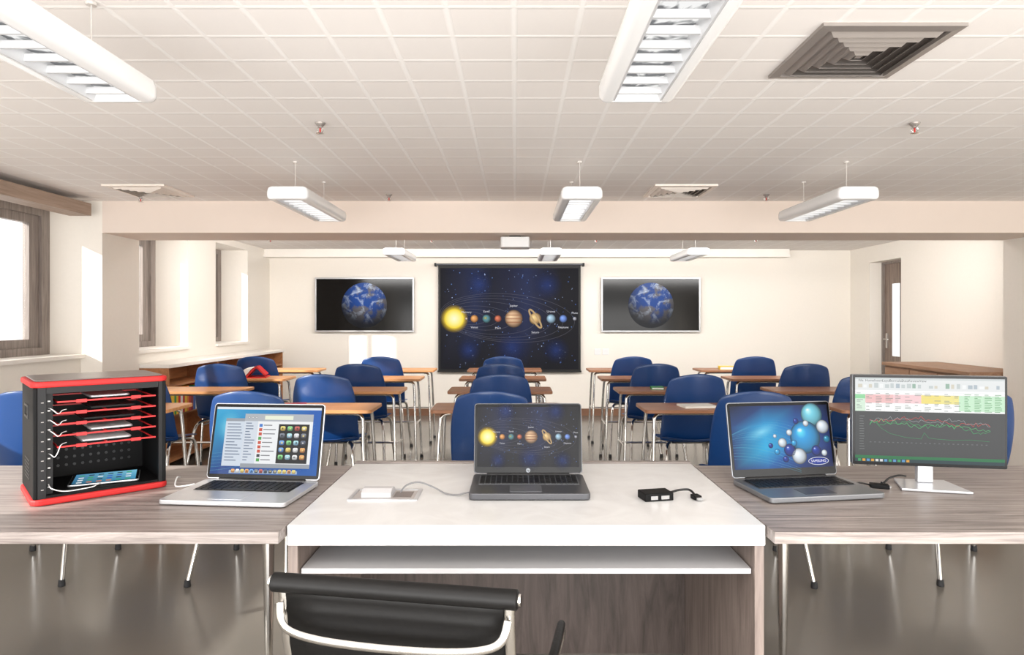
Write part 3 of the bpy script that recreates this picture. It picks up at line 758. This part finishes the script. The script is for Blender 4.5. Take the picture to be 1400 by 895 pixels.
a = Art(.0002); a.stops(0, 0, .008, .008, [(0, (200, 205, 210)), (1, (200, 205, 210))], 0, 20); a.text('hp', 0, 0, .011, (15, 15, 18), 1)
lo = a.done('maker_logo', ARTN, l2); lo.location = (0, -.0018, .012)
t3, l3, _ = laptop('grey laptop showing blue glass spheres, left of the monitor', (1.008, 2.285, zt-.001), R(9), .415, .262, .020, .272, R(11), 'mgrey', art_spheres, (.012, .014, .03), True)

# ------------------------------------------------------------------ MONITOR
t = thing('monitor', 'desktop monitor on silver stand showing a spreadsheet and line chart', 'monitor', (1.47, 2.345, zt-.001), R(-10))
W, H = .505, .325; zc = .235
scr = obj('housing', plate_xz(NB(), 0, zc, W, H, .006, 0, .028), M['mgrey'], t, bev=.002)
obj('bezel', plate_xz(NB(), 0, zc, W-.002, H-.002, .005, -.002, 0), M['bezel'], scr)
def art_sheet(W, H, par):
    a = Art(.0002); rnd = random.Random(11)
    X = lambda u: (u-.5)*W
    Y = lambda v: (.5-v)*H
    def q(u0, v0, u1, v1, c, L): a.rect(X(u0), Y(v1), X(u1), Y(v0), c, L)
    q(0, 0, 1, 1, (64, 66, 68), 0); q(0, 0, 1, .17, (228, 231, 231), 1); q(0, 0, 1, .022, (206, 212, 212), 2)
    for i, w_ in enumerate('File Home Insert Layout Formulas Data Review View'.split()): a.text(w_, X(.04+i*.06), Y(.035), .012, (90, 98, 98), 3)
    for i in range(26):
        u = .02+i*.037
        if rnd.random() < .8: q(u, .06+.03*rnd.random(), u+.02+.01*rnd.random(), .12, rnd.choice([(196, 204, 204), (176, 188, 196), (150, 180, 164), (212, 206, 190), (240, 242, 242)]), 2)
    q(0, .15, 1, .165, (250, 250, 250), 2)
    q(0, .17, 1, .40, (248, 249, 248), 1)
    q(.0, .20, .07, .25, (140, 214, 156), 2); q(.07, .20, .26, .30, (240, 190, 190), 2); q(.26, .20, .45, .30, (246, 204, 208), 2); q(.45, .20, .58, .30, (240, 222, 120), 2); q(.58, .20, .70, .30, (240, 228, 140), 2); q(.70, .20, 1, .38, (200, 236, 204), 2)
    q(.0, .25, .07, .40, (214, 236, 216), 2)
    for r_ in range(11):
        v = .183+r_*.0196
        a.line([(X(0), Y(v+.014)), (X(1), Y(v+.014))], .0003, (200, 205, 202), 3)
        for c_ in range(15):
            if c_ > 10 or rnd.random() < .65: u = .01+c_*.066; q(u, v, u+rnd.uniform(.02, .05), v+.006, (130, 138, 134) if c_ < 11 else (80, 150, 90), 4)
    for c_ in range(15): a.line([(X(.07+c_*.066), Y(.17)), (X(.07+c_*.066), Y(.40))], .0003, (204, 208, 206), 3)
    for i in range(14): q(.03, .455+i*.03, .055+rnd.random()*.01, .463+i*.03, (110, 114, 114), 2)
    for c, off in (((214, 70, 66), 0), ((90, 196, 120), .02), ((160, 166, 168), .01), ((60, 170, 100), .03)):
        P = []; lv = .50+off
        for i in range(52):
            lv += rnd.uniform(-.018, .018)+.0012; lv = min(max(lv, .46+off), .62)
            P.append((X(.10+i*.0158), Y(lv+rnd.choice((-.012, .012, 0, .02)))))
        a.line(P, .0011, c, 3)
    P = [(.14, .53), (.18, .60), (.24, .66), (.34, .70), (.45, .715), (.47, .64), (.50, .70), (.55, .71), (.66, .72), (.78, .71), (.90, .725)]
    a.line([(X(u), Y(v)) for u, v in P], .001, (50, 150, 90), 3)
    for i in range(26): q(.1+i*.031, .76, .112+i*.031, .77, (100, 104, 106), 2)
    q(0, .925, 1, .96, (33, 115, 70), 2); q(0, .96, 1, 1, (40, 64, 70), 2)
    for i in range(12): q(.02+i*.03, .966, .04+i*.03, .994, rnd.choice([(90, 150, 200), (220, 220, 220), (220, 160, 60), (60, 160, 100)]), 3)
    return a.done('display', ARTN, par)
a = art_sheet(W-.018, H-.022, scr); a.location = (0, -.0028, zc+.001)
b = NB(); prism(b, [(-.115, -.075, .001), (.105, -.09, .001), (.085, .08, .001), (-.085, .08, .001)], (0, 0, .009))
obj('stand_base', b, M['silver'], t, bev=.003)
b = NB(); prism(b, [(-.026, .022, .01), (.026, .022, .01), (.026, .05, .01), (-.026, .05, .01)], (0, .0, .12)); prism(b, [(-.05, .03, .13), (.05, .03, .13), (.05, .05, .13), (-.05, .05, .13)], (0, 0, .14))
obj('stand_neck', b, M['silver'], t, bev=.004)

# ------------------------------------------------------------------ small items on the desks
t = thing('cable_grommet', 'white cable flap set into the marble top left of the laptop', 'cable outlet', (-.44, 2.235, ZT+.0003))
b = NB(); box(b, -.115, .115, -.07, -.058, 0, .004); box(b, -.115, .115, .058, .07, 0, .004); box(b, -.115, -.103, -.058, .058, 0, .004); box(b, .103, .115, -.058, .058, 0, .004)
obj('rim', b, M['silver'], t)
obj('insert_plate', box(NB(), -.103, .103, -.058, .058, 0, .002), M['outlet'], t)
prof = [(-.045, .002), (.045, .002), (.045, .006), (.03, .02), (.01, .028), (-.02, .028), (-.045, .018)]
b = prism(NB(), [(-.075, y, z) for y, z in prof], (.10, 0, 0)); obj('flap', b, M['tray'], t, bev=.003)
obj('socket_hole', box(NB(), .03, .09, -.035, .035, .002, .003), M['casetop'], t)
def cable(name, label, pts, r, m, n=8, cat='cable'):
    return tag(obj(name, tube(NB(), crv(pts, n), r, 8), M[m], None, smooth=True), label, cat)
cable('laptop_cable', 'grey cable running from the desk flap to the middle laptop', [(-.39, 2.23, ZT+.012), (-.37, 2.235, ZT+.034), (-.33, 2.25, ZT+.04), (-.28, 2.26, ZT+.02), (-.24, 2.24, ZT+.005), (-.2, 2.22, ZT+.005), (-.165, 2.22, ZT+.012), (-.157, 2.22, ZT+.012)], .0028, 'cable_g')
t = thing('display_adapter', 'small black video adapter with short cable on the marble desk', 'adapter', (.465, 2.19, ZT+.0003), R(12))
obj('body', box(NB(), -.05, .05, -.033, .033, 0, .026), M['caseblack'], t, bev=.003)
obj('port', box(NB(), -.03, -.006, -.0342, -.032, .006, .018), M['gold'], t); obj('port', box(NB(), .006, .034, -.0342, -.032, .006, .018), M['gold'], t)
obj('cable', tube(NB(), crv([(.048, .01, .014), (.07, .02, .014), (.10, .03, .016), (.13, .02, .018), (.135, -.005, .012), (.13, -.02, .008)], 6), .004, 8), M['cable_b'], t, smooth=True)
p = obj('plug', box(NB(), .116, .142, -.05, -.018, .001, .015), M['caseblack'], t, bev=.002)
obj('plug_tip', box(NB(), .120, .138, -.064, -.05, .004, .012), M['gold'], p)
t = thing('video_plug_adapter', 'tiny black plug adapter between right laptop and monitor', 'adapter', (1.29, 2.335, zt-.001), R(-20))
obj('body', box(NB(), -.03, .03, -.018, .018, 0, .014), M['caseblack'], t, bev=.002)
obj('port', box(NB(), .03, .036, -.01, .01, .003, .011), M['gold'], t)
cable('monitor_cable', 'black cable curving from the monitor stand to the plug adapter', [(1.43, 2.43, ZT+.02), (1.42, 2.40, ZT+.025), (1.38, 2.37, ZT+.035), (1.34, 2.36, ZT+.028), (1.31, 2.345, ZT+.014), (1.30, 2.34, ZT+.017)], .0035, 'cable_b')
cable('laptop_cable', 'black cable from the right laptop side to the plug adapter', [(1.222, 2.36, ZT+.010), (1.235, 2.365, ZT+.010), (1.25, 2.36, ZT+.008), (1.262, 2.347, ZT+.007)], .003, 'cable_b')
cable('charger_cable', 'white cable from the charging cabinet to the silver laptop', [(-1.245, 2.44, ZT+.012), (-1.235, 2.40, ZT+.02), (-1.21, 2.34, ZT+.006), (-1.18, 2.33, ZT+.006), (-1.147, 2.35, ZT+.009)], .0025, 'cable_w')

# ------------------------------------------------------------------ CHARGING CABINET
cth = R(42); W, D, Hc = .385, .30, .40
ccx, ccy = -1.490, 2.330
t = thing('charging_cabinet', 'black tablet charging cabinet with red rims, open at the front', 'charging cabinet', (ccx, ccy, zt-.001), cth)
obj('base_rim', plate_xy(NB(), 0, 0, W+.014, D+.014, .03, .001, .022), M['casered'], t, bev=.006)
obj('top_rim', plate_xy(NB(), 0, 0, W+.014, D+.014, .03, Hc-.022, Hc-.003), M['casered'], t, bev=.005)
obj('top_panel', plate_xy(NB(), 0, 0, W-.012, D-.012, .025, Hc-.003, Hc+.001), M['casetop'], t, bev=.002)
obj('interior_floor', box(NB(), -W/2+.012, W/2-.012, -D/2+.004, D/2-.012, .022, .030), M['caseblack'], t)
for s in (-1, 1):
    p = obj('side_panel', box(NB(), min(s*W/2, s*(W/2-.012)), max(s*W/2, s*(W/2-.012)), -D/2, D/2, .022, Hc-.022), M['caseblack'], t, bev=.003)
    if s < 0:
        obj('carry_handle', frame_yz(NB(), -.05, .05, .27, .315, .008, -W/2-.004, -W/2+.001), M['keyblack'], p)
        b = NB()
        for k in range(6): box(b, -W/2-.001, -W/2+.0005, -.06, .06, .07+k*.012, .075+k*.012)
        obj('vent_slots', b, M['keyblack'], p)
obj('back_panel', box(NB(), -W/2+.012, W/2-.012, D/2-.012, D/2, .022, Hc-.022), M['caseblack'], t)
obj('front_strip', box(NB(), -W/2+.012, -W/2+.034, -D/2, -D/2+.01, .022, Hc-.022), M['caseface'], t)
obj('front_post', box(NB(), W/2-.024, W/2-.0125, -D/2-.001, -D/2+.012, .022, Hc-.022), M['caseface'], t)
obj('lintel', box(NB(), -W/2+.035, W/2-.025, -D/2, -D/2+.01, Hc-.042, Hc-.022), M['caseface'], t)
obj('socket_panel', box(NB(), -W/2+.036, -W/2+.056, -D/2+.03, -D/2+.05, .03, Hc-.03), M['caseface'], t)
b = NB()
for k in range(10): box(b, -W/2+.042, -W/2+.049, -D/2+.0285, -D/2+.03, .05+k*.031, .054+k*.031)
obj('charging_ports', b, M['casegrey'], t)
for k in range(10): obj('number_mark', box(NB(), -W/2+.021, -W/2+.028, -D/2-.001, -D/2, .05+k*.031, .052+k*.031), M['outlet'], t)
b = NB()
for r_ in range(3):
    for k in range(12): tube(b, [(-.14+k*.025, D/2-.0125, .07+r_*.028), (-.14+k*.025, D/2-.0135, .07+r_*.028)], .005, 10)
obj('back_holes', b, M['keyblack'], t)
shz = (.325, .288, .252, .215, .178)
for z in shz:
    b = box(NB(), -W/2+.066, W/2-.03, -D/2+.014, -D/2+.020, z, z+.005)
    box(b, -W/2+.066, W/2-.03, D/2-.03, D/2-.022, z, z+.005)
    for k in (0, 2, 4): x = -W/2+.066+k*(W-.104)/4; box(b, x, x+.004, -D/2+.020, D/2-.03, z, z+.004)
    for x in (-.06, .1): box(b, x-.015, x+.015, -D/2+.011, -D/2+.014, z-.003, z+.008)
    obj('shelf', b, M['shelfred'], t)
def loc2w(x, y, z):
    return Vector((ccx+x*math.cos(cth)-y*math.sin(cth), ccy+x*math.sin(cth)+y*math.cos(cth), zt+z))
def tablet(label, x, y, z, rz, w, d, m='silver', screen=False):
    t = thing('tablet', label, 'tablet', loc2w(x, y, z), cth+rz, 'tablets in the charging cabinet')
    obj('body', plate_xy(NB(), 0, 0, w, d, .01, 0, .006), M[m], t, bev=.002)
    obj('bezel', plate_xy(NB(), 0, 0, w-.004, d-.004, .009, .006, .0065), M['bezel'] if screen else M['casegrey'] if m == 'silver' else M['bezel'], t)
    if screen:
        a = Art(.0002)
        ww, dd = (w-.022)/2, (d-.014)/2
        a.poly([(-ww, -dd), (ww, -dd), (ww, dd), (-ww, dd)], [(30, 90, 120), (60, 140, 180), (120, 190, 215), (80, 140, 180)], 0)
        rn = random.Random(2)
        for i in range(6):
            for j in range(4):
                u = -ww+.012+i*(2*ww-.015)/6; v = -dd+.01+j*(2*dd-.01)/4
                a.rect(u, v, u+.016, v+.014, rn.choice([(235, 235, 235), (220, 120, 60), (60, 160, 90), (50, 90, 190), (30, 30, 40)]), 1)
        s = a.done('display', ARTN, t); s.rotation_euler = (-PI/2, 0, 0); s.location = (0, 0, .0069)
    return t
tablet('tablet on the topmost red shelf of the charging cabinet', .03, .0, shz[0]+.0055, 0, .12, .2)
tablet('tablet on the second red shelf from the top of the cabinet', .04, .0, shz[1]+.0055, 0, .14, .2, 'caseface')
tablet('tablet on the third red shelf from the top of the cabinet', .03, -.0, shz[2]+.0055, 0, .16, .2, 'caseface')
tablet('tablet on the fourth red shelf from the top of the cabinet', .035, -.0, shz[3]+.0055, 0, .13, .2)
tablet('tablet on the lowest red shelf of the charging cabinet', .02, -.0, shz[4]+.0055, 0, .15, .2)
tablet('tablet with lit home screen on the floor of the charging cabinet', .03, -.02, .0315, R(-14), .21, .17, 'silver', True)
for i, (zp, zq) in enumerate(((.308, shz[1]), (.27, shz[2]), (.235, shz[3]), (.16, shz[4]))):
    xp = -W/2+.044
    P = [(xp, -D/2+.028, zp), (xp+.004, -D/2+.012, zp-.001), (xp+.012, -D/2-.002, zp-.008), (xp+.020, -D/2-.004, (zp+zq)/2-.006), (xp+.028, -D/2+.006, zq+.004), (xp+.036, -D/2+.02, zq+.010), (xp+.05, -D/2+.04, zq+.0105)]
    cable('charging_cable', 'white charging cable looping to the %s shelf from the top' % ['second', 'third', 'fourth', 'lowest, fifth'][i], [loc2w(*p) for p in P], .0015, 'cable_w')
P = [(-W/2+.044, -D/2+.028, .06), (-W/2+.05, -D/2+.0, .05), (-W/2+.09, -D/2+.008, .034), (-W/2+.16, -D/2+.02, .033), (-.015, -.12, .036), (.0, -.10, .036)]
cable('charging_cable', 'white charging cable running to the lit tablet on the cabinet floor', [loc2w(*p) for p in P], .0018, 'cable_w')

# ------------------------------------------------------------------ OFFICE CHAIR
t = thing('office_chair', 'black leather office chair with chrome frame in front of the desk', 'office chair', (-.196, 1.551, 0), R(-10))
PR = [(-.262, .865), (-.255, .80), (-.235, .70), (-.205, .60), (-.175, .52), (-.13, .475), (-.04, .455), (.08, .455), (.19, .468), (.235, .455)]
pf = crv([(0, y, z) for y, z in PR], 8)
HW = .222
def sling(i0, i1, ribs):
    def f(u, v):
        s = i0+(i1-i0)*u; i = min(int(s), len(pf)-2); q = s-i
        p = pf[i].lerp(pf[i+1], q); tg = (pf[i+1]-pf[i]).normalized(); nrm = Vector((0, -tg.z, tg.y))
        off = .0014*abs(math.sin(PI*ribs*u))
        return ((2*v-1)*HW, p.y+nrm.y*off, p.z+nrm.z*off)
    return f
n = len(pf)-1; k = int(n*.5)
for nm, i0, i1, rb in (('backrest', 0, k, 11), ('seat', k, n, 11)):
    o = obj(nm, grid(NB(), 112, 6, sling(i0, i1, rb)), M['leather'], t, smooth=True)
    md = o.modifiers.new('thickness', 'SOLIDIFY'); md.thickness = .01
for s in (-1, 1):
    obj('side_rail', band(NB(), [(s*(HW+.011), p.y-.002, p.z) for p in pf[:-1]], .022, .016, (s*.35, -1, .2)), M['chrome'], t, smooth=True)
o = obj('top_roll', tube(NB(), [(-.252, -.268, .868), (-.249, -.268, .868), (.249, -.268, .868), (.252, -.268, .868)], [.015, .019, .019, .015], 20), M['leather'], t, smooth=True)
for s in (-1, 1): obj('roll_cap', tube(NB(), [(s*.252, -.268, .868), (s*.257, -.268, .868)], .012, 16), M['chrome'], o)
obj('back_stretcher', band(NB(), crv([(-.233, -.275, .83), (-.225, -.285, .80), (-.20, -.292, .783), (-.14, -.298, .774), (-.05, -.30, .770), (.05, -.30, .770), (.14, -.298, .774), (.20, -.292, .783), (.225, -.285, .80), (.233, -.275, .83)], 5), .017, .010), M['chrome'], t, smooth=True)
obj('under_stretcher', tube(NB(), crv([(-.23, .0, .45), (-.16, .0, .42), (0, 0, .41), (.16, 0, .42), (.23, 0, .45)], 6), .012, 10), M['chrome'], t, smooth=True)
for s in (-1, 1):
    ar = obj('armrest', tube(NB(), crv([(s*.24, -.20, .60), (s*.285, -.15, .645), (s*.295, -.05, .655), (s*.295, .08, .65), (s*.29, .14, .61), (s*.265, .12, .52), (s*.24, .08, .46)], 7), .009, 10), M['chrome'], t, smooth=True)
    obj('arm_pad', tube(NB(), crv([(s*.289, -.13, .660), (s*.295, -.05, .668), (s*.295, .08, .662), (s*.293, .11, .65)], 6), .010, 10), M['leather'], ar, smooth=True)
obj('gas_column', lathe(NB(), [(.045, .10), (.045, .14), (.025, .15), (.025, .36), (.04, .37), (.04, .405)]), M['chrome'], t, smooth=True)
for k in range(5):
    a = 2*PI*k/5+.3; c_, s_ = math.cos(a), math.sin(a)
    l = obj('base_leg', tube(NB(), [(.03*c_, .03*s_, .12), (.16*c_, .16*s_, .105), (.29*c_, .29*s_, .075)], [.024, .02, .014], 10), M['chrome'], t, smooth=True)
    b = NB()
    for q in (-1, 1):
        x, y = .29*c_-q*.016*s_, .29*s_+q*.016*c_
        tube(b, [(x-.008*s_*q, y+.008*c_*q, .027), (x+.008*s_*q, y-.008*c_*q, .027)], .027, 16)
    tube(b, [(.29*c_, .29*s_, .03), (.29*c_, .29*s_, .07)], .008, 8)
    obj('castor', b, M['keyblack'], l)

# ------------------------------------------------------------------ LIGHT, WORLD, CAMERA
w = bpy.data.worlds.new('daylight'); bpy.context.scene.world = w; w.use_nodes = True
bg = w.node_tree.nodes['Background']; bg.inputs['Color'].default_value = (1, .99, .975, 1); bg.inputs['Strength'].default_value = 2.0
s = bpy.data.lights.new('sun', 'SUN'); s.energy = 9; s.angle = R(1.0); s.color = (1, .96, .89)
so = bpy.data.objects.new('sun', s); C.objects.link(so); so.location = (-6, 0, 5)
so.rotation_euler = Vector((2.0, 1.35, -.95)).to_track_quat('-Z', 'Y').to_euler()
def area(name, loc, direction, sx, sy, e, col=(1, .984, .962)):
    l = bpy.data.lights.new(name, 'AREA'); l.shape = 'RECTANGLE'; l.size = sx; l.size_y = sy; l.energy = e; l.color = col
    o = bpy.data.objects.new(name, l); C.objects.link(o); o.location = loc
    o.rotation_euler = Vector(direction).to_track_quat('-Z', 'Z').to_euler(); return o
area('rear_fill', (.5, -1.1, .95), (0, 1, .5), 8.0, 1.8, 300)  # added fill behind the camera, brightens the ceiling and near faces
area('far_fill', (.6, 6.25, 2.2), (0, 1, -.25), 7.0, .25, 140)  # added fill hidden behind the beam, brightens the back wall
area('front_fill', (.3, .35, 2.36), (0, .25, -1), 6.0, .9, 54)  # added unseen overhead fill for the foreground desks
cam = bpy.data.cameras.new('camera'); co = bpy.data.objects.new('camera', cam); C.objects.link(co)
cam.sensor_width = 36; cam.lens = 900/1400*36; cam.shift_x = -5/1400; cam.shift_y = -12.5/1400; cam.clip_start = .05
co.location = (0, 0, 1.4); co.rotation_euler = (PI/2, 0, 0)
bpy.context.scene.camera = co
try: bpy.context.scene.view_settings.view_transform = 'Standard'
except Exception: pass
